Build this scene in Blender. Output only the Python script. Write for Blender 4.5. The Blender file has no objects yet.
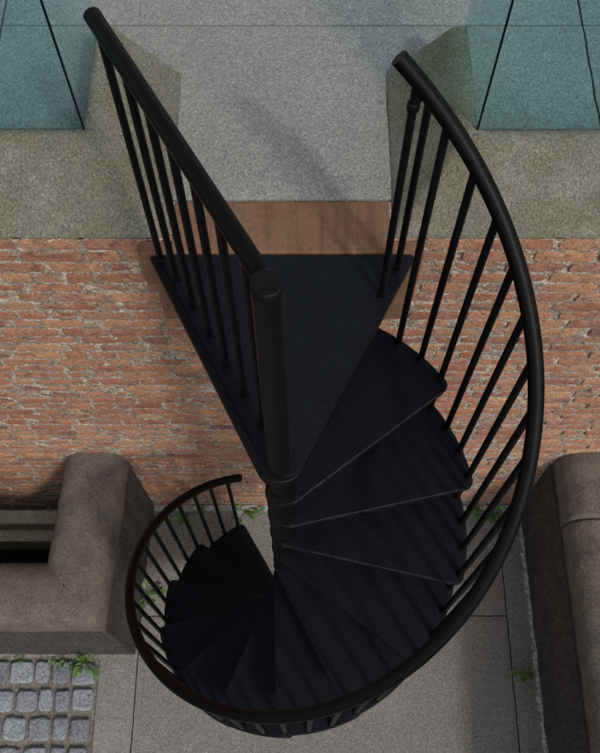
import bpy, math, random
from mathutils import Vector, noise as mn
R = math.radians
rnd = random.Random(7)
S = bpy.context.scene
COL = S.collection

# ------------------------------------------------------------------ helpers
class MB:
    """collects vertices and faces; build() links them as ONE mesh object"""
    def __init__(s): s.v = []; s.f = []; s.m = []; s.sm = []
    def add(s, vs, fs, mi=0, smooth=False):
        o = len(s.v); s.v += [tuple(v) for v in vs]
        for f in fs:
            s.f.append([i + o for i in f]); s.m.append(mi); s.sm.append(smooth)
    def box(s, x0, x1, y0, y1, z0, z1, mi=0):
        s.add([(x0,y0,z0),(x1,y0,z0),(x1,y1,z0),(x0,y1,z0),(x0,y0,z1),(x1,y0,z1),(x1,y1,z1),(x0,y1,z1)],
              [(0,3,2,1),(4,5,6,7),(0,1,5,4),(1,2,6,5),(2,3,7,6),(3,0,4,7)], mi)
    def prism(s, poly, z0, z1, mi=0):
        n = len(poly)
        s.add([(x,y,z0) for x,y in poly] + [(x,y,z1) for x,y in poly],
              [tuple(range(n-1,-1,-1)), tuple(range(n,2*n))] + [(i,(i+1)%n,n+(i+1)%n,n+i) for i in range(n)], mi)
    def tube(s, pts, r, seg=16, mi=0, cap=True, radii=None):
        pts = [Vector(p) for p in pts]; n = len(pts); rings = []
        up = None; vs = []; fs = []
        for i, p in enumerate(pts):
            t = (pts[min(i+1,n-1)] - pts[max(i-1,0)]).normalized()
            if up is None:
                up = Vector((0,0,1)) if abs(t.z) < .9 else Vector((1,0,0))
            a = t.cross(up).normalized(); b = a.cross(t).normalized(); up = b
            rr = radii[i] if radii else r
            for k in range(seg):
                q = 2*math.pi*k/seg
                vs.append(p + a*(rr*math.cos(q)) + b*(rr*math.sin(q)))
        for i in range(n-1):
            for k in range(seg):
                k2 = (k+1) % seg
                fs.append((i*seg+k, i*seg+k2, (i+1)*seg+k2, (i+1)*seg+k))
        s.add(vs, fs, mi, True)
        if cap:
            s.add(vs[:seg], [tuple(range(seg-1,-1,-1))], mi); s.add(vs[-seg:], [tuple(range(seg))], mi)
    def lathe(s, prof, seg=32, c=(0,0), mi=0, smooth=True):
        vs = []; fs = []; n = len(prof)
        for r, z in prof:
            for k in range(seg):
                q = 2*math.pi*k/seg; vs.append((c[0]+r*math.cos(q), c[1]+r*math.sin(q), z))
        for i in range(n-1):
            for k in range(seg):
                k2 = (k+1) % seg; fs.append((i*seg+k, i*seg+k2, (i+1)*seg+k2, (i+1)*seg+k))
        s.add(vs, fs, mi, smooth)
        s.add(vs[:seg], [tuple(range(seg-1,-1,-1))], mi); s.add(vs[-seg:], [tuple(range(seg))], mi)
    def build(s, name, mats, parent=None, bevel=0, segs=2):
        me = bpy.data.meshes.new(name); me.from_pydata(s.v, [], s.f); me.update()
        for m in (mats if isinstance(mats, (list, tuple)) else [mats]): me.materials.append(m)
        me.polygons.foreach_set('material_index', s.m); me.polygons.foreach_set('use_smooth', s.sm)
        o = bpy.data.objects.new(name, me); COL.objects.link(o)
        if parent: o.parent = parent
        if bevel:
            b = o.modifiers.new('Bevel', 'BEVEL'); b.width = bevel; b.segments = segs; b.limit_method = 'ANGLE'; b.angle_limit = R(40)
        return o
def empty(name, loc, rz=0):
    o = bpy.data.objects.new(name, None); o.location = loc; o.rotation_euler.z = rz; o.empty_display_size = .2
    COL.objects.link(o); return o
def tag(o, label=None, cat=None, group=None, kind=None):
    if label: o['label'] = label
    if cat: o['category'] = cat
    if group: o['group'] = group
    if kind: o['kind'] = kind
    return o
def copy_tree(o, parent=None):
    c = o.copy(); COL.objects.link(c); c.parent = parent
    for ch in list(o.children): copy_tree(ch, c)
    return c

# ------------------------------------------------------------------ materials
def nt(name):
    m = bpy.data.materials.new(name); m.use_nodes = True; t = m.node_tree
    return m, t, t.nodes['Principled BSDF']
def node(t, typ, **k):
    n = t.nodes.new(typ)
    for a, v in k.items():
        if a in n.inputs: n.inputs[a].default_value = v
        else: setattr(n, a, v)
    return n
def ramp(t, fac, stops):
    n = t.nodes.new('ShaderNodeValToRGB'); e = n.color_ramp.elements
    while len(e) < len(stops): e.new(.5)
    for i, (p, c) in enumerate(stops):
        e[i].position = p; e[i].color = (c, c, c, 1) if isinstance(c, (int, float)) else (*c, 1)
    t.links.new(fac, n.inputs[0]); return n.outputs[0]
def noi(t, scale, detail=6, rough=.6, vec=None, dist=0):
    n = node(t, 'ShaderNodeTexNoise', Scale=scale, Detail=detail, Roughness=rough, Distortion=dist)
    if vec is None: vec = pos(t)
    t.links.new(vec, n.inputs['Vector']); return n.outputs['Fac']
def pos(t):
    for n in t.nodes:
        if n.bl_idname == 'ShaderNodeNewGeometry': return n.outputs['Position']
    return t.nodes.new('ShaderNodeNewGeometry').outputs['Position']
def island(t):
    pos(t)
    for n in t.nodes:
        if n.bl_idname == 'ShaderNodeNewGeometry': return n.outputs['Random Per Island']
def mix(t, a, b, fac, mode='MIX'):
    n = t.nodes.new('ShaderNodeMix'); n.data_type = 'RGBA'; n.blend_type = mode
    for s, v in ((0, fac), (6, a), (7, b)):
        if hasattr(v, 'links'): t.links.new(v, n.inputs[s])
        elif s == 0: n.inputs[s].default_value = v
        else: n.inputs[s].default_value = (v, v, v, 1) if isinstance(v, (int, float)) else (*v, 1)
    return n.outputs[2]
def math_(t, op, a, b=None, c=None, clamp=False):
    n = t.nodes.new('ShaderNodeMath'); n.operation = op; n.use_clamp = clamp
    for i, v in enumerate((a, b, c)):
        if v is None: continue
        if hasattr(v, 'links'): t.links.new(v, n.inputs[i])
        else: n.inputs[i].default_value = v
    return n.outputs[0]
def bump(t, p, h, dist, strength=1.0):
    n = node(t, 'ShaderNodeBump', Strength=strength, Distance=dist)
    t.links.new(h, n.inputs['Height']); t.links.new(n.outputs[0], p.inputs['Normal'])

def granular(name, base, var=.25, big=3, grain=90, speck=.35, rough=.9, bmp=.004, isl=0, stain=None, stain_scale=2, chips=0, streak=0, flecks=0):
    """stone or concrete: broad tone drift, grain, pale and dark chips"""
    m, t, p = nt(name)
    b = ramp(t, noi(t, big, 8, .65), [(.25, tuple(c*(1-var) for c in base)), (.75, tuple(c*(1+var) for c in base))])
    if stain:
        b = mix(t, b, stain, ramp(t, noi(t, stain_scale, 7, .7, dist=.4), [(.42, 0), (.66, .8)]))
    g = noi(t, grain, 4, .75)
    b = mix(t, b, ramp(t, g, [(.3, 1-speck), (.5, 1), (.72, 1+speck)]), 1, 'MULTIPLY')
    v = node(t, 'ShaderNodeTexVoronoi', Scale=grain*1.3); t.links.new(pos(t), v.inputs['Vector'])
    b = mix(t, b, tuple(min(1, c*2.0+.03) for c in base), ramp(t, v.outputs['Distance'], [(.1, speck*1.0), (.22, 0)]))
    if chips:
        vc = node(t, 'ShaderNodeTexVoronoi', Scale=chips); t.links.new(pos(t), vc.inputs['Vector'])
        b = mix(t, b, ramp(t, vc.outputs['Color'], [(.12, .66), (.45, .96), (.75, 1.05), (.95, 1.45)]), 1, 'MULTIPLY')
    if streak:
        mp = node(t, 'ShaderNodeMapping'); mp.inputs['Scale'].default_value = (24, 1.8, 3); t.links.new(pos(t), mp.inputs[0])
        sn = noi(t, 1, 6, .65, mp.outputs[0], .7)
        b = mix(t, b, ramp(t, sn, [(.28, .62), (.5, 1), (.62, 1.08), (.72, 1.55)]), 1, 'MULTIPLY')
    if flecks:   # lichen specks and dark pits of very unequal size
        b = mix(t, b, (.22,.20,.17), ramp(t, noi(t, 48, 3, .85), [(.66, 0), (.74, .6)]))
        b = mix(t, b, (.018,.015,.013), ramp(t, noi(t, 62, 2, .9, dist=.6), [(.69, 0), (.76, .8)]))
        b = mix(t, b, (.20,.19,.17), ramp(t, noi(t, 7, 6, .8, dist=.3), [(.66, 0), (.71, .45)]))
    d = noi(t, big*9, 3, .5)
    b = mix(t, b, tuple(c*.45 for c in base), ramp(t, d, [(.6, 0), (.8, .45)]))
    if isl:
        b = mix(t, b, ramp(t, island(t), [(0, 1-isl), (1, 1+isl)]), 1, 'MULTIPLY')
    t.links.new(b, p.inputs['Base Color']); p.inputs['Roughness'].default_value = rough
    h = math_(t, 'ADD', math_(t, 'MULTIPLY', g, .6), math_(t, 'MULTIPLY', noi(t, grain*.25, 5, .7), .8))
    bump(t, p, h, bmp)
    return m

M = {}
M['terrace'] = granular('terrace_concrete', (.215,.212,.197), var=.17, big=2.1, grain=130, speck=.45, bmp=.005, chips=210)
M['coping'] = granular('mossy_coping_stone', (.160,.155,.128), var=.30, big=4, grain=130, speck=.5, bmp=.007, chips=190, stain=(.112,.106,.046), stain_scale=2.6)
M['brownstone'] = granular('brownstone', (.152,.071,.036), var=.34, big=5, grain=60, speck=.2, bmp=.002, stain=(.115,.072,.042), stain_scale=6, streak=1)
M['paving'] = granular('paving_concrete', (.186,.179,.160), var=.16, big=2.2, grain=95, speck=.4, bmp=.004, chips=170, isl=.05)
M['street'] = granular('street_asphalt', (.06,.06,.06), grain=60)
M['grit'] = granular('pale_grit', (.25,.245,.23), var=.4, big=18, grain=55, speck=.7, bmp=.008)
M['darkstone'] = granular('weathered_brownstone', (.086,.070,.059), var=.5, big=6, grain=95, speck=.55, rough=.85, bmp=.005, stain=(.130,.108,.080), stain_scale=9, flecks=1)
M['ledge'] = granular('mossy_ledge_stone', (.50,.45,.31), var=.3, big=7, grain=40, speck=.25, bmp=.004, stain=(.33,.29,.18))
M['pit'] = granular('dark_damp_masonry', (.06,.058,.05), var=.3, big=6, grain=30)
M['setts'] = granular('granite_setts', (.182,.192,.215), var=.3, big=14, grain=70, speck=.7, rough=.75, bmp=.006, isl=.28)
M['sett_joint'] = granular('sandy_joint', (.15,.14,.115), var=.3, big=12, grain=60, speck=.6, bmp=.01)
M['mortar'] = granular('lime_mortar', (.47,.40,.315), var=.25, big=9, grain=70, speck=.4, bmp=.012, stain=(.14,.105,.075), stain_scale=13)
# tooled side faces of the low walls: the weathered stone with ragged vertical chisel marks
def tooled():
    m, t, p = nt('tooled_brownstone')
    mp = node(t, 'ShaderNodeMapping'); mp.inputs['Scale'].default_value = (1.5, 1.5, .16); t.links.new(pos(t), mp.inputs[0])
    n1 = noi(t, 44, 8, .8, mp.outputs[0], .9); n2 = noi(t, 4, 6, .6)
    b = mix(t, ramp(t, n2, [(.3,(.058,.049,.042)), (.7,(.112,.095,.080))]), ramp(t, n1, [(.36,.25), (.66,1.75)]), 1, 'MULTIPLY')
    t.links.new(b, p.inputs['Base Color']); p.inputs['Roughness'].default_value = .9
    bump(t, p, n1, .05); return m
M['tooled'] = tooled()

def brick():
    m, t, p = nt('old_red_brick'); r = island(t)
    b = ramp(t, r, [(0,(.250,.096,.052)), (.18,(.31,.140,.080)), (.36,(.21,.082,.050)), (.5,(.34,.170,.092)), (.62,(.27,.110,.064)), (.78,(.37,.205,.105)), (.9,(.17,.082,.062)), (1,(.30,.135,.085))])
    n1 = noi(t, 13, 8, .72, dist=.5)
    b = mix(t, b, (.33,.25,.19), ramp(t, n1, [(.48,0), (.70,.62)]))            # lime bloom
    b = mix(t, b, (.055,.040,.034), ramp(t, noi(t, 21, 6, .7), [(.53,0), (.72,.8)]))  # soot pits
    b = mix(t, b, ramp(t, noi(t, 120, 4, .7), [(.3,.5), (.7,1.45)]), 1, 'MULTIPLY')
    b = mix(t, b, ramp(t, noi(t, 1.7, 5, .6), [(.3,1.05), (.7,1.42)]), 1, 'MULTIPLY')
    rg = math_(t, 'ABSOLUTE', math_(t, 'SUBTRACT', noi(t, 11, 5, .65, dist=.8), .5))
    b = mix(t, b, (.035,.026,.022), ramp(t, rg, [(.0,.5), (.014,0)]))
    # green-black damp band low on the wall beside the left areaway
    sx = node(t, 'ShaderNodeSeparateXYZ'); t.links.new(pos(t), sx.inputs[0])
    wob = math_(t, 'MULTIPLY', noi(t, 5, 5, .6), .5)
    lo = math_(t, 'SUBTRACT', math_(t, 'MULTIPLY', math_(t, 'ADD', sx.outputs[2], 2.42), -1.7), wob, clamp=True)
    lf = math_(t, 'MULTIPLY', math_(t, 'ADD', sx.outputs[0], 1.0), -2.5, clamp=True)
    b = mix(t, b, (.072,.062,.036), math_(t, 'MULTIPLY', math_(t, 'MULTIPLY', lo, lf), 1.0, clamp=True))
    t.links.new(b, p.inputs['Base Color']); p.inputs['Roughness'].default_value = .92
    bump(t, p, math_(t, 'ADD', noi(t, 30, 8, .75), math_(t, 'MULTIPLY', noi(t, 110, 4, .7), .4)), .010)
    return m
M['brick'] = brick()
def crack_mortar():
    t = M['mortar'].node_tree; p = t.nodes['Principled BSDF']; src = p.inputs['Base Color'].links[0].from_socket
    rg = math_(t, 'ABSOLUTE', math_(t, 'SUBTRACT', noi(t, 24, 5, .7, dist=1.2), .5))
    t.links.new(mix(t, src, (.03,.025,.02), ramp(t, rg, [(.0,.9), (.05,0)])), p.inputs['Base Color'])
crack_mortar()

def paint(name, base, rough, plate=False, tex=.0004, spec=.22, lift=.65, cell=44):
    m, t, p = nt(name)
    n1 = noi(t, 7, 5, .6); n2 = noi(t, 160, 3, .6)
    b = ramp(t, n1, [(.3, tuple(c*.8 for c in base)), (.7, tuple(c*1.25 for c in base))])
    t.links.new(b, p.inputs['Base Color'])
    t.links.new(ramp(t, n1, [(.3, rough-.06), (.7, rough+.08)]), p.inputs['Roughness'])
    h = math_(t, 'MULTIPLY', n2, tex/.001)
    if plate:   # raised lozenges of chequer plate, turned 90 degrees from cell to cell
        tc = t.nodes.new('ShaderNodeTexCoord'); sc = node(t, 'ShaderNodeMapping'); sc.inputs['Scale'].default_value = (cell, cell, cell)
        sc.inputs['Rotation'].default_value = (0, 0, R(20))
        t.links.new(tc.outputs['Object'], sc.inputs[0]); s = t.nodes.new('ShaderNodeSeparateXYZ'); t.links.new(sc.outputs[0], s.inputs[0])
        fx = math_(t, 'SUBTRACT', math_(t, 'FRACT', s.outputs[0]), .5); fy = math_(t, 'SUBTRACT', math_(t, 'FRACT', s.outputs[1]), .5)
        par = math_(t, 'FLOORED_MODULO', math_(t, 'ADD', math_(t, 'FLOOR', s.outputs[0]), math_(t, 'FLOOR', s.outputs[1])), 2)
        a = math_(t, 'ADD', fx, fy); c = math_(t, 'SUBTRACT', fx, fy)
        inv = math_(t, 'SUBTRACT', 1, par)
        L = math_(t, 'ADD', math_(t, 'MULTIPLY', a, par), math_(t, 'MULTIPLY', c, inv))
        Wd = math_(t, 'ADD', math_(t, 'MULTIPLY', c, par), math_(t, 'MULTIPLY', a, inv))
        e = math_(t, 'SUBTRACT', 1, math_(t, 'ADD', math_(t, 'POWER', math_(t, 'DIVIDE', L, .72), 2), math_(t, 'POWER', math_(t, 'DIVIDE', Wd, .22), 2)), clamp=True)
        h = math_(t, 'ADD', h, math_(t, 'MULTIPLY', math_(t, 'SQRT', e), lift))
        b = mix(t, b, tuple(c*1.5 for c in base), math_(t, 'MULTIPLY', math_(t, 'SQRT', e), .8)); t.links.new(b, p.inputs['Base Color'])
    bump(t, p, h, .001)
    p.inputs['Specular IOR Level'].default_value = spec
    return m
M['plate'] = paint('black_chequer_plate', (.0026,.0034,.0066), .58, True, spec=.15)
M['treadp'] = paint('black_tread_plate', (.0022,.0029,.0054), .60, True, spec=.13, lift=.3)
M['iron'] = paint('black_painted_iron', (.0022,.0022,.0025), .48, spec=.16)
M['rail'] = paint('black_handrail_paint', (.0020,.0018,.0018), .40, spec=.10)
M['bolt'] = paint('worn_bolt_steel', (.05,.05,.052), .4)

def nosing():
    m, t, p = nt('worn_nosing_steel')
    n = noi(t, 55, 3, .7); b = ramp(t, n, [(.48, (.003,.0033,.004)), (.68, (.024,.024,.025))])  # paler noise paints broken glints of the tread edge into the colour
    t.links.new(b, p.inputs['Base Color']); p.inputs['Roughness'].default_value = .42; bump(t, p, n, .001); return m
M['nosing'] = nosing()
def glass():
    m = bpy.data.materials.new('teal_glass'); m.use_nodes = True; t = m.node_tree; t.nodes.clear()
    o = t.nodes.new('ShaderNodeOutputMaterial'); ms = t.nodes.new('ShaderNodeMixShader')
    tr = node(t, 'ShaderNodeBsdfTransparent', Color=(.805,.945,.958,1)); gl = node(t, 'ShaderNodeBsdfGlossy', Color=(.9,.95,.95,1), Roughness=.02)
    lw = node(t, 'ShaderNodeLayerWeight', Blend=.5)
    fr = math_(t, 'ADD', math_(t, 'MULTIPLY', math_(t, 'POWER', lw.outputs['Facing'], 5), .35), .012)
    t.links.new(fr, ms.inputs[0]); t.links.new(tr.outputs[0], ms.inputs[1]); t.links.new(gl.outputs[0], ms.inputs[2])
    t.links.new(ms.outputs[0], o.inputs[0]); return m
M['glass'] = glass()
def leafm():
    m, t, p = nt('weed_leaf'); r = island(t)
    b = ramp(t, r, [(0,(.045,.100,.018)), (.5,(.075,.150,.028)), (1,(.11,.19,.045))])
    t.links.new(mix(t, b, ramp(t, noi(t, 60, 3, .6), [(.3,.7), (.7,1.25)]), 1, 'MULTIPLY'), p.inputs['Base Color'])
    p.inputs['Roughness'].default_value = .55; p.inputs['Transmission Weight'].default_value = 0
    return m
M['leaf'] = leafm()

# ------------------------------------------------------------------ measured layout
G = -2.977                      # pavement level; 0 is the top landing
WALL = .753                     # brick face
h, dt, t1 = .229, .4397, .6557  # riser, turn per tread, first front edge
RT, RB, EO, DL = .6415, .6264, .0538, -.027
NT = 12
HR = .915                       # rail centre above a tread

# ------------------------------------------------------------------ ground
g = MB()
g.box(-60, 60, -60, -.10, G-.06, G-.03)
g.box(-1.0, 60, -.10, .80, G-.06, G-.03)
tag(g.build('street', M['street']), kind='structure')

pv = MB()
def slab(x0, x1, y0, y1, mb=None, G=G):
    j = .0035
    nx = max(2, int((x1-x0)/.025)); ny = max(2, int((y1-y0)/.025)); vs = []; fs = []
    for iy in range(ny+1):
        for ix in range(nx+1):
            x = x0+j+(x1-x0-2*j)*ix/nx; y = y0+j+(y1-y0-2*j)*iy/ny
            if ix in (0, nx): x += .0030*mn.noise(Vector((x*3, y*11, 2)))+.0016*mn.noise(Vector((x*3, y*45, 2)))
            if iy in (0, ny): y += .0030*mn.noise(Vector((x*11, y*3, 5)))+.0016*mn.noise(Vector((x*45, y*3, 5)))
            e = ix in (0, nx) or iy in (0, ny)
            vs.append((x, y, G + .0012*mn.noise(Vector((x*5, y*5, 1))) - (.002 if e else 0)))
    for iy in range(ny):
        for ix in range(nx):
            a = iy*(nx+1)+ix; fs.append((a, a+1, a+nx+2, a+nx+1))
    per = [i for i in range(nx+1)] + [(k+1)*(nx+1)-1 for k in range(1, ny+1)] + [ny*(nx+1)+i for i in range(nx-1, -1, -1)] + [k*(nx+1) for k in range(ny-1, 0, -1)]
    n = len(vs); low = [(vs[i][0], vs[i][1], G-.028) for i in per]; vs += low; L = len(per)
    for q in range(L):
        q2 = (q+1) % L; fs.append((per[q], n+q, n+q2, per[q2]))
    (mb or pv).add(vs, fs, 0)
ys = [-3.4, -2.35, -1.15, .077, .752]
slab(-1.103, -.883, -3.4, -1.62); slab(-1.103, -.883, -1.62, -.10); slab(-.98, -.883, -.10, .752)
for a, b in zip(ys, ys[1:]):
    slab(-.883, 1.281, a, b) if b < .7 else None
slab(-.883, 1.281, .077, .752)
for a, b in ((-3.4, -1.9), (-1.9, -.95), (-.95, .752)): slab(1.281, 1.47, a, b)
# gritty pale seams where the paving meets the brickwork and the right-hand low wall
def seam(p0, p1, w, hgt, mi=1):
    p0, p1 = Vector(p0), Vector(p1); d = (p1-p0); L = d.length; d.normalize(); nrm = Vector((-d.y, d.x)); n = int(L/.012); vs = []; fs = []
    for i in range(n+1):
        p = p0+d*(L*i/n); ww = w*(.55+.75*abs(mn.noise(Vector((p.x*22, p.y*22, 3)))) + .35*rnd.random())
        for k, (o, z) in enumerate(((0, hgt), (.4, hgt*.7), (1, .0015))):
            q = p+nrm*(o*ww); vs.append((q.x, q.y, G+z+.002*rnd.random()*(k < 2) - (.004 if k == 2 else 0)))
    for i in range(n):
        for k in range(2):
            a = i*3+k; fs.append((a, a+3, a+4, a+1))
    pv.add(vs, fs, mi)
seam((1.44, .745), (-.86, .745), .040, .018)
seam((1.452, -3.3), (1.432, .745), .032, .016)
seam((-.86, .74), (-.93, -.12), .022, .012)
seam((-.955, -.128), (-3.3, -.128), .040, .010, 2)
tag(pv.build('pavement', [M['paving'], M['grit'], M['sett_joint']]), kind='structure')

# cobbled road: rows of rounded granite setts in a sandy bed
cb = MB()
nb = 60
vs = []; fs = []
for iy in range(nb+1):
    for ix in range(nb+1):
        x = -3.3+2.2*ix/nb; y = -2.6+2.46*iy/nb
        vs.append((x, y, G-.014+.007*mn.noise(Vector((x*30, y*30, 0)))))
for iy in range(nb):
    for ix in range(nb):
        a = iy*(nb+1)+ix; fs.append((a, a+1, a+nb+2, a+nb+1))
cb.add(vs, fs, 1, True)
y = -.172
while y > -2.55:
    rh = rnd.uniform(.132, .141); x = -1.112 - rnd.uniform(0, .012)
    while x > -3.2:
        w = rnd.choice([.088, .095, .105, .115, .13, .145]) * rnd.uniform(.93, 1.07)
        if x-w < -3.25: break
        cx, cy = x-w/2, y-rh/2+rnd.uniform(-.006, .006); tilt = (rnd.uniform(-.03,.03), rnd.uniform(-.03,.03)); rot = rnd.uniform(-.045, .045)
        n = 9; vs = []; fs = []; zo = rnd.uniform(-.004, .004); sd = rnd.uniform(0, 90)
        for j in range(n+1):
            for i in range(n+1):
                u = 2*i/n-1; v = 2*j/n-1; u = math.copysign(abs(u)**.7, u); v = math.copysign(abs(v)**.7, v)
                ex = max(abs(u), abs(v))
                sq = (1-(abs(u)*abs(v))**2.5*.19)
                px = u*w/2*sq; py = v*(rh-.004)/2*sq
                z = .013 - .012*max(0, (ex-.82)/.18)**2.2 + .0035*mn.noise(Vector((px*26+sd, py*26, sd))) + px*tilt[0] + py*tilt[1]
                if ex > .99: z = -.03
                k = .007*mn.noise(Vector((u*1.9+sd, v*1.9, 4))); px += k; py += k
                vs.append((cx+px*math.cos(rot)-py*math.sin(rot), cy+px*math.sin(rot)+py*math.cos(rot), G+zo+z-.006))
        for j in range(n):
            for i in range(n):
                a = j*(n+1)+i; fs.append((a, a+1, a+n+2, a+n+1))
        cb.add(vs, fs, 0, True)
        x -= w + rnd.uniform(.002, .010)
    y -= rh + rnd.uniform(.012, .019)
tag(cb.build('cobbled_road', [M['setts'], M['sett_joint']]), kind='structure')

# upper terrace
te = MB()
def tslab(x0, x1, y0, y1):
    if max(x1-x0, y1-y0) > 3: te.box(x0+.0025, x1-.0025, y0+.0025, y1-.0025, -.30, .004)
    else: slab(x0, x1, y0, y1, te, .004)
xs = [-30, -3.1, -1.006, 1.066, 3.1, 30]; yy = [1.65, 3.4, 5.2, 30]
for a, b in zip(xs, xs[1:]):
    for c, d in zip(yy, yy[1:]): tslab(a, b, c, d)
for a, b in ((-30, -3.1), (-3.1, -1.006), (1.066, 3.1), (3.1, 30)): tslab(a, b, .90, 1.65)
tslab(-1.006, 1.066, .897, 1.65)
te.box(-30, 30, .90, 30, -.33, -.012, 1)
tag(te.build('terrace', [M['terrace'], M['pit']]), kind='structure')

# ------------------------------------------------------------------ brick wall (every brick modelled, one surface pattern)
bw = MB()
X0, X1 = -3.3, 3.3
nx, nz = 330, 160; vs = []; fs = []
for k in range(nz+1):
    for i in range(nx+1):
        x = X0+(X1-X0)*i/nx; z = -.003-3.10*k/nz
        vs.append((x, WALL-.0003+.0046*mn.noise(Vector((x*17, z*34, 0)))+.0045*mn.noise(Vector((x*60, z*60, 4))), z))
for k in range(nz):
    for i in range(nx):
        a = k*(nx+1)+i; fs.append((a, a+nx+1, a+nx+2, a+1))
bw.add(vs, fs, 1)
bw.box(X0, X1, WALL+.02, WALL+.14, -3.10, -.003, 1)
z = -.004; c = 0
while z > -3.03:
    ch = rnd.uniform(.051, .059) if c else .060
    x = X0+.01+rnd.uniform(-.1, 0)
    while x < X1-.02:
        L = (rnd.choice([.19,.20,.205,.21,.185]) if rnd.random() < (.66 if c else .9) else rnd.choice([.088,.095,.10,.105])) * rnd.uniform(.94, 1.08)
        if x < -2.35 or x > 2.2: ni, nj = 6, 4
        else: ni, nj = max(7, int(L/.011)), 6
        out = rnd.uniform(-.004, .003); sd = rnd.uniform(0, 500); tilt = rnd.uniform(-.005, .005); tp = rnd.uniform(-.007,.007); vs = []; fs = []
        chip = rnd.random() < .3; cxx = rnd.choice([-1, 1]); czz = rnd.choice([-1, 1]); ca = rnd.uniform(.3, .8)
        eu, ev = .0042/(L/2), .0038/(ch/2)
        us = [-1, -1+eu] + [-1+eu+(2-2*eu)*q/(ni-2) for q in range(1, ni-2)] + [1-eu, 1]
        vv = [-1, -1+ev] + [-1+ev+(2-2*ev)*q/(nj-2) for q in range(1, nj-2)] + [1-ev, 1]
        for j in range(nj+1):
            for i in range(ni+1):
                u = us[i]; v = vv[j]; edge = (i in (0, ni)) or (j in (0, nj))
                px = x+L/2+u*L/2; pz = z-ch/2+v*ch/2*(1+tilt*8*u) + u*tp*.35
                wob = mn.noise(Vector((px*28, pz*28, sd)))
                if i in (0, 1, ni-1, ni): px += .0050*mn.noise(Vector((pz*45, sd, u > 0)))
                if j in (0, 1, nj-1, nj): pz += .0034*mn.noise(Vector((px*30, sd, 2+(v > 0)*9)))
                py = WALL-.0045+out + .0035*wob + .002*mn.noise(Vector((px*80, pz*80, sd))) + u*tilt
                cr = max(abs(u)*1.0, abs(v))
                if abs(u) > 1-eu*2.6 and abs(v) > 1-ev*2.6: px -= math.copysign(.003, u); pz -= math.copysign(.002, v)
                if chip:
                    dd = math.hypot((u-cxx)*L/2/.03, (v-czz)*ch/2/.02)
                    if dd < 1: py += .008*ca*(1-dd)
                if edge: py += .018 + .003*wob
                elif i in (1, ni-1) or j in (1, nj-1): py += .0016+.0016*wob
                vs.append((px, py, pz))
        for j in range(nj):
            for i in range(ni):
                a = j*(ni+1)+i; fs.append((a, a+1, a+ni+2, a+ni+1))
        bw.add(vs, fs, 0, False)
        x += L+rnd.uniform(.008, .016)
    z -= ch+rnd.uniform(.009, .0145); c += 1
wall = bw.build('brick_wall', [M['brick'], M['mortar']])
tag(wall, 'old red brick wall with crumbling mortar, rising behind the spiral stair', 'wall')
# stone plinth of the wall, seen down in the left areaway
pl = MB()
pl.box(-3.3, -1.10, WALL-.085, WALL+.10, -3.28, -3.104, 0)
pl.box(-3.3, -1.10, WALL-.155, WALL+.10, -3.52, -3.283, 0)
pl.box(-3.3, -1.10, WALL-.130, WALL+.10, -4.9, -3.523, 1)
pl.build('plinth', [M['ledge'], M['pit']], wall, bevel=.012, segs=2)
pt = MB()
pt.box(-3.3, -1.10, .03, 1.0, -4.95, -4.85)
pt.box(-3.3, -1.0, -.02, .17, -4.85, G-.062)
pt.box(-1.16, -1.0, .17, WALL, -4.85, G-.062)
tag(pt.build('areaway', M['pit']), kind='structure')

# ------------------------------------------------------------------ parapet copings (weathered slope to the front and to the opening)
def coping(sgn, label):
    # plan rings: low outer edge, ridge edge, back edge, each as path far-end of return -> corner -> end of the front run
    yend = 1.42; xe = 3.3
    rows = []
    for off, zz in ((0,0.0),(0,.004),(.012,.016),(.06,.066),(.11,.114),(.16,.163),(.193,.199),(.212,.213),(.235,.219),(.262,.2195),(.262,0.0)):
        xi = .352+off*.94; yf = WALL+.002+off*.94
        # return run, subdivided, then mitre, then front run
        path = [(xi, yend-(yend-yf)*i/16) for i in range(17)] + [(xi+(xe-xi)*i/60, yf) for i in range(1, 61)]
        rows.append([(x, y, zz) for x, y in path])
    b = MB(); n = len(rows[0]); vs = []
    for ri, r in enumerate(rows):
        for (x, y, zz) in r:
            d = 0 if ri in (0, len(rows)-1) or ri < 2 and False else .0035*mn.noise(Vector((x*6, y*6, zz*6+9*sgn)))+.0012*mn.noise(Vector((x*40, y*40, zz*40)))
            vs.append((sgn*(x+d), y+d, zz+(d if 1 < ri < len(rows)-1 else 0)))
    fs = []
    for r in range(len(rows)-1):
        for i in range(n-1):
            a = r*n+i; q = (a, a+1, a+n+1, a+n)
            fs.append(q if sgn < 0 else q[::-1])
    b.add(vs, fs, 0, True)
    m = len(rows)
    b.add([vs[r*n] for r in range(m)], [tuple(range(m))], 0)
    b.add([vs[r*n+n-1] for r in range(m)], [tuple(range(m))], 0)
    o = b.build('parapet_coping', M['coping'])
    return tag(o, label, 'coping', 'parapet copings either side of the landing')
coping(-1, 'mossy grey stone coping under the glass, beside the straight landing rail')
coping(1, 'mossy grey stone coping under the glass, behind the curved top of the spiral rail')

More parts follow.
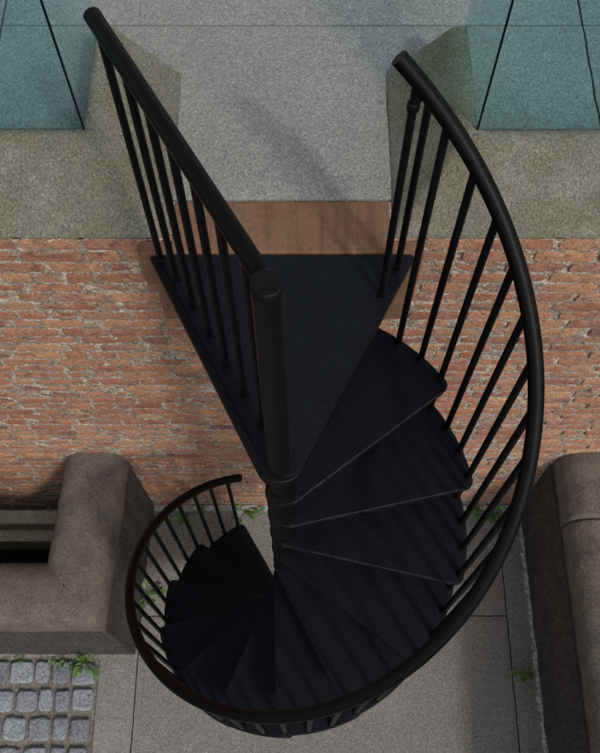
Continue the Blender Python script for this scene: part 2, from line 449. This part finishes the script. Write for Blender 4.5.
# ------------------------------------------------------------------ glass balustrades on the copings
def balustrade(sgn, label):
    r = empty('glass_balustrade', (sgn*.597, 1.0, .2195))
    def q(b, x0, x1, *k): b.box(min(sgn*x0, sgn*x1), max(sgn*x0, sgn*x1), *k)
    f = MB(); q(f, .006, 2.65, -.004, .004, 0, 1.05); f.build('glass_pane', M['glass'], r)
    s = MB(); q(s, -.004, .004, .006, .42, 0, 1.05); s.build('glass_pane', M['glass'], r)
    k = MB(); q(k, -.0028, .0028, -.0028, .0028, 0, 1.049); k.build('corner_seal', M['iron'], r)
    return tag(r, label, 'balustrade', 'glass balustrades on the copings')
balustrade(-1, 'teal tinted glass balustrade with dark corner seam, left of the stair landing')
balustrade(1, 'teal tinted glass balustrade with dark corner seam, right of the stair landing')

# ------------------------------------------------------------------ brownstone landing sill
ls = empty('landing_sill', (0, .80, -.5))
a = MB(); a.box(-.346, .346, .70-.80, .894-.80, .30, .499); a.box(-.449, -.346, -.10, -.05, .30, .494); a.box(.346, .449, -.10, -.05, .30, .494)
a.build('sill_stone', M['brownstone'], ls, bevel=.006)
b = MB(); b.box(-.43, .43, .725-.80, -.045, .015, .299)
b.build('corbel_block', M['brownstone'], ls, bevel=.006)
tag(ls, 'brownstone landing sill with stepped block under the platform end', 'sill')

# ------------------------------------------------------------------ low stone walls with rounded copings
def lowwall(path, w, label, joints=()):
    base = Vector((path[0][0], path[0][1], G))
    root = empty('low_stone_wall', base)
    P = [Vector(p) for p in path]
    # resample with mitred normals
    pts = []; deep = []
    for i in range(len(P)-1):
        d = P[i+1]-P[i]; L = d.length; d.normalize(); n = max(3, int(L/.022))
        ss = sorted([(L*k/n, 0) for k in range(n) if all(abs(L*k/n-j) > .012 for j in joints)] + ([(j+o, q) for j in joints for o, q in ((-.007, 0), (-.003, 1), (.003, 1), (.007, 0))] if i == 0 else []))
        for q, dp in ss: pts.append([P[i]+d*q, d]); deep.append(dp)
    pts.append([P[-1], d]); deep.append(0); m = len(pts); nr = []
    corner = {}
    for i in range(1, len(P)-1):
        d0 = (P[i]-P[i-1]).normalized(); d1 = (P[i+1]-P[i]).normalized()
        n0 = Vector((-d0.y, d0.x)); n1 = Vector((-d1.y, d1.x)); mm = (n0+n1).normalized(); corner[tuple(P[i])] = mm/mm.dot(n0)
    for p, d in pts: nr.append(corner.get(tuple(p), Vector((-d.y, d.x))))
    def loft(prof, name, mat, amp, freq, sm=True):
        b = MB(); vs = []; fs = []; K = len(prof)
        for (p, d), n, dp in zip(pts, nr, deep):
            # near a corner the inside offsets must not cross it: clamp on the mitre plane
            for o, zz in prof:
                q = p+n*o
                for cp in P[1:-1]:
                    mm = corner[tuple(cp)].normalized(); tang = Vector((mm.y, -mm.x))
                    pd = (p-cp); side = 1 if pd.dot(tang) > 0 else -1
                    if pd.length > 1e-6 and (q-cp).dot(tang)*side < 0:
                        q = cp + corner[tuple(cp)]*o
                v = Vector((q.x, q.y, zz+G)); k = amp*mn.noise(v*freq)+amp*.5*mn.noise(v*freq*3.1)
                if dp and zz > .83: k -= .012
                jj = 0
                vs.append((q.x-base.x+n.x*k*(1 if o > 0 else -1), q.y-base.y+n.y*k*(1 if o > 0 else -1), zz+(k if amp and zz > .83 else 0)))
        for i in range(m-1):
            for k in range(K-1):
                a = i*K+k; fs.append((a, a+1, a+K+1, a+K))
        b.add(vs, fs, 0, sm); b.add(vs[:K], [tuple(range(K))], 0); b.add(vs[-K:], [tuple(range(K))], 0)
        return b.build(name, mat, root)
    hw = w/2
    loft([(hw+.014,-.05)] + [(hw+.014-.016*i/24, .80*i/24) for i in range(25)] + [(-hw-.014+.016*(1-i/24), .80*i/24) for i in range(24,-1,-1)] + [(-hw-.014,-.05)], 'wall_body', M['tooled'], .009, 15, False)
    prof = [(hw-.004, .795), (hw+.002, .802)]
    for i in range(1, 24):
        q = math.pi*i/24; prof.append(((hw+.002)*math.copysign(abs(math.cos(q))**.72, math.cos(q)), .812+.175*math.sin(q)**.80))
    prof += [(-hw-.002, .802), (-hw+.004, .795)]
    loft(prof, 'rounded_coping', M['darkstone'], .0045, 9)
    return tag(root, label, 'low wall', 'low walls with rounded copings')
lowwall([(-1.022, .758), (-1.066, .035), (-3.3, .035)], .325, 'dark brown L shaped low wall with rounded top enclosing the areaway by the cobbles')
lowwall([(1.585, .758), (1.605, -3.3)], .325, 'dark brown straight low wall with rounded top running along the paving on the right', (.36, 1.62))

# ------------------------------------------------------------------ spiral staircase
st = empty('spiral_staircase', (0, 0, G))
tag(st, 'black iron spiral staircase descending from the terrace landing to the pavement', 'staircase')
U = -G                                   # staircase-local height of the landing
def rot2(x, y, a): return (x*math.cos(a)-y*math.sin(a), x*math.sin(a)+y*math.cos(a))
# centre pole and newel
b = MB(); b.lathe([(.036,0), (.036,U-.04)], 40); b.lathe([(.085,.0), (.085,.010), (.05,.016)], 40)
b.build('centre_pole', M['iron'], st)
b = MB(); b.lathe([(.0305,U), (.0305,U+.972), (.0305,U+.999), (.0265,U+1.003)], 48)
b.build('newel_post', M['iron'], st)
# platform: trapezoid plate with a lower edge bar round it, nose rounded about the newel
def wedge(inset, r):
    e = math.atan2(1, 2.0)               # each side leans 1 in 2
    w = .413-inset; yb = .692-.0
    # side line: x = xb - (yb-y)*.497 ; nose arc about the pole axis
    pts = [(.413-inset*.2+.004, yb), (-w, yb)]
    k = .497; ln = math.hypot(1, k)
    # tangent side: find distance from axis of side line
    for i in range(0, 17):
        ang = math.pi - (math.atan(k)) + 0
        a0 = math.pi-math.atan(k)*-0
        t = math.pi+math.atan(-k)*0
    d = (w-yb*k)/ln                      # signed distance of side line from the axis
    rr = max(d, .02)
    a_l = math.pi+math.atan(k)*1.0       # outward normal of left side points to (-1, -k)
    a_r = 2*math.pi-math.atan(k)*1.0
    dR = (.413-inset*.2-yb*k)/ln
    for i in range(0, 17):
        rr = d+(dR-d)*max(0, i-8)/8
        q = a_l+(a_r-a_l)*i/16; pts.append((rr*math.cos(q), rr*math.sin(q)*(.74 if math.sin(q) < -.42 else 1)))
    return pts
pf = MB(); pf.prism(wedge(.0, .06), U-.046, U-.009)
plat = pf.build('platform', M['iron'], st, bevel=.004)
pp = MB(); pp.prism(wedge(.030, .05), U-.0085, U)
pp.build('floor_plate', M['plate'], plat, bevel=.0015)
# treads
def tread_poly():
    # local: front edge parallel to +X axis offset by -EO (descending side is clockwise = -Y); rear edge at angle wdt
    wdt = dt-.054; pts = []
    f_in = (.0, -EO); f_out_a = -math.asin(EO/RT); r_out_a = wdt+math.asin(EO/RT)
    rc = .022
    pts.append(f_in); 
    def corner(p_line_dir, a_out, s):     # chamfered round between radial edge and the arc
        out = []
        return out
    xo = RT*math.cos(f_out_a)
    pts.append((xo-.030, -EO)); pts.append((xo-.013, -EO+.003)); pts.append((xo-.003, -EO+.012))
    n = 22; a0 = f_out_a+.036; a1 = r_out_a-.036
    for i in range(n+1):
        q = a0+(a1-a0)*i/n; pts.append((RT*math.cos(q), RT*math.sin(q)))
    for (x, y) in ((xo-.003, EO-.012), (xo-.013, EO-.003), (xo-.030, EO), (0, EO)): pts.append(rot2(x, y, wdt))
    q0 = wdt+math.pi/2; q1 = 1.5*math.pi
    for i in range(1, 14): pts.append((.0478*math.cos(q0+(q1-q0)*i/14), .0478*math.sin(q0+(q1-q0)*i/14)))
    return pts
tp = MB(); tp.prism(tread_poly(), -.026, 0)
tread0 = tp.build('tread', M['treadp'], st, bevel=.0035)
hb = MB(); hb.lathe([(.0445,-.172), (.0445,-.020), (.0445,.050), (.043,.0535)], 40)
hub0 = hb.build('hub_sleeve', M['iron'], tread0)
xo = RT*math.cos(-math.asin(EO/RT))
ns = MB(); ns.box(.01, xo-.035, -EO-.0012, -EO+.0030, -.0245, .0011)  # thin added strip that carries the painted edge glints, upper treads only
strip = ns.build('nosing_glint_strip', M['nosing'], tread0, bevel=.0008, segs=1)
for k in range(1, NT+1):
    o = tread0 if k == 1 else copy_tree(tread0, st)
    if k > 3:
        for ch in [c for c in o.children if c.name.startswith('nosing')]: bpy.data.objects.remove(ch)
    o.location = (0, 0, U-k*h); o.rotation_euler.z = t1-(k-1)*dt
# balusters of the flight: three to a tread, the last one tying into the tread below
RBAR = .0103
def rod(z0, z1, foot=True):
    b = MB(); b.tube([(0,0,z0), (0,0,z1)], RBAR, 18)
    if foot: b.lathe([(.0145,.0), (.0145,.004), (.0112,.008)], 18)
    return b
protos = []
for j in range(3):
    top = HR+(2-j)*h/3-.006
    o = rod(-h-.02 if j == 2 else -.045, top).build('baluster', M['iron'], st); protos.append(o)
first = set()
for k in range(1, NT+1):
    for j in range(3):
        a = t1-(k-1)*dt+(2-j)*dt/3+DL
        o = protos[j] if j not in first else copy_tree(protos[j], st); first.add(j)
        o.location = (RB*math.cos(a), RB*math.sin(a), U-k*h)
def railz(a): return U+HR-h+(a-t1-DL)*h/dt
# helical handrail
b = MB(); aS = R(65.2); aE = t1-(NT-1)*dt+DL-.105; pts = []
n = 220
for i in range(n+1):
    a = aS+(aE-aS)*i/n; pts.append((RB*math.cos(a), RB*math.sin(a), railz(a)))
b.tube(pts, .0198, 26)
hr = b.build('handrail', M['rail'], st, bevel=.002)
# straight landing rail and its balusters
b = MB(); b.tube([(-.004, .030, U+.955), (-.389, .703, U+.937)], .0200, 28); b.build('landing_rail', M['rail'], st, bevel=.002)
lp = None
for (x, y) in [(-.375,.688-.010), (-.319,.594), (-.264,.499), (-.210,.404), (-.156,.308), (-.102,.213), (-.048,.118)]:
    if lp is None: lp = rod(-.03, .932).build('baluster', M['iron'], st); o = lp
    else: o = copy_tree(lp, st)
    o.location = (x, y, U)
# post at the head of the helix, with its collar and bracket, and the short rod beside it
o = rod(-.03, railz(R(60.6))-U-.004).build('baluster', M['iron'], st); o.location = (.305, .542, U)
c2 = MB(); c2.lathe([(.0108,.822), (.0142,.826), (.0152,.836), (.0142,.846), (.0108,.850)], 20)
c2.tube([(0,0,.838), (.016,.005,.856), (.036,-.003,.888)], .006, 10); c2.build('collar', M['iron'], o)
o = rod(-.03, .752).build('baluster', M['iron'], st); o.location = (.358, .637, U)

# ------------------------------------------------------------------ weeds in the joints
def weed(x, y, size, n, lean, label, seed):
    r = random.Random(seed); b = MB()
    for i in range(n):
        az = r.uniform(0, 2*math.pi); el = r.uniform(.15, 1.1); L = size*r.uniform(.45, 1.0); d = Vector((math.cos(az)*math.cos(el)+lean[0], math.sin(az)*math.cos(el)+lean[1], math.sin(el))).normalized()
        s0 = Vector((r.uniform(-.012,.012), r.uniform(-.012,.012), 0)); tip = s0+d*L
        b.tube([s0, s0+d*L*.5+Vector((0,0,.01)), tip], .0011, 5, 1, False)
        side = d.cross(Vector((0,0,1))).normalized()
        for q in range(r.choice([1, 2, 3])):
            f = 1-.28*q; c = s0+d*L*f; ld = (d+side*(0 if q == 0 else r.choice([-1,1])*r.uniform(.6,1.2))+Vector((0,0,r.uniform(-.6,.2)))).normalized()
            ls_ = ld.cross(Vector((r.uniform(-.3,.3),r.uniform(-.3,.3),1))).normalized(); up = ls_.cross(ld); ll = size*r.uniform(.26,.46); lw = ll*r.uniform(.24,.36)
            vs = []; N = 6
            for s in range(N+1):
                u = s/N; w = lw*math.sin(math.pi*min(1, u*.93+.05))**.8*(1.15-u*.45)*(1+.12*(s % 2)); bend = -.25*ll*u*u
                m_ = c+ld*(ll*u)+up*bend
                vs += [m_-ls_*w+up*.12*w, m_-up*.10*w, m_+ls_*w+up*.12*w]
            fs = []
            for s in range(N):
                for e in (0, 1): a = s*3+e; fs.append((a, a+1, a+4, a+3))
            b.add(vs, fs, 0, True)
    o = b.build('weed', [M['leaf'], M['leaf']]); o.location = (x, y, G+.004)
    return tag(o, label, 'weed', 'weeds in the paving joints')
weed(-1.545, -.150, .055, 5, (0,-.5), 'small low weed at the far left foot of the low wall above the cobbles', 3)
weed(-1.300, -.160, .075, 7, (-.2,-.5), 'small spreading weed between two others at the cobble edge', 4)
weed(-1.185, -.170, .115, 13, (0,-.5), 'largest bushy green weed on the cobbles beside the pavement edge', 5)
weed(-.860, .215, .115, 11, (.6,0), 'weed by the side of the left low wall, seen through the lower rail', 6)
weed(-.835, .660, .075, 7, (.3,-.2), 'small weed in the corner of left low wall and brick wall', 8)
weed(-.640, .690, .120, 10, (0,-.5), 'weed at the brick wall foot behind the lower balusters of the spiral rail', 9)
weed(-.290, .715, .105, 8, (0,-.5), 'weed at the brick wall foot near the bottom end of the spiral rail', 10)
weed(1.225, .690, .125, 10, (0,-.5), 'weed at the brick wall foot beside the right low wall', 11)
weed(1.385, -.245, .105, 8, (-.6,0), 'weed growing from the pale seam along the right low wall', 12)

# ------------------------------------------------------------------ light
el, azx, azy = R(46), .52, -.85
W = bpy.data.worlds.new('World'); S.world = W; W.use_nodes = True; t = W.node_tree
bg = t.nodes['Background']; sk = t.nodes.new('ShaderNodeTexSky'); sk.sky_type = 'NISHITA'; sk.sun_disc = False
sk.sun_elevation = el; sk.sun_rotation = math.atan2(azx, azy); sk.air_density = 1.0; sk.dust_density = 2.5
hs = node(t, 'ShaderNodeHueSaturation', Saturation=.38); t.links.new(sk.outputs[0], hs.inputs['Color']); t.links.new(hs.outputs[0], bg.inputs[0]); bg.inputs[1].default_value = .15
sl = bpy.data.lights.new('sun', 'SUN'); sl.energy = 1.4; sl.angle = R(5); sl.color = (1, .95, .87)
so = bpy.data.objects.new('sun', sl); COL.objects.link(so)
hx = math.hypot(azx, azy); dirv = Vector((azx/hx*math.cos(el), azy/hx*math.cos(el), math.sin(el)))
so.rotation_euler = dirv.to_track_quat('Z', 'Y').to_euler(); so.location = dirv*20

# ------------------------------------------------------------------ camera
cd = bpy.data.cameras.new('camera'); cam = bpy.data.objects.new('camera', cd); COL.objects.link(cam)
cd.sensor_width = 36; cd.sensor_fit = 'AUTO'; cd.lens = 878.388/753*36; cd.clip_start = .02; cd.clip_end = 300
cam.location = (.0582, -.7874, 2.3334); cam.rotation_euler = (.4275, 0, 0)
S.camera = cam
S.view_settings.view_transform = 'Standard'; S.view_settings.look = 'None'; S.view_settings.exposure = .24; S.view_settings.gamma = 1
S.view_settings.use_curve_mapping = False
S.render.resolution_x = 816; S.render.resolution_y = 1024
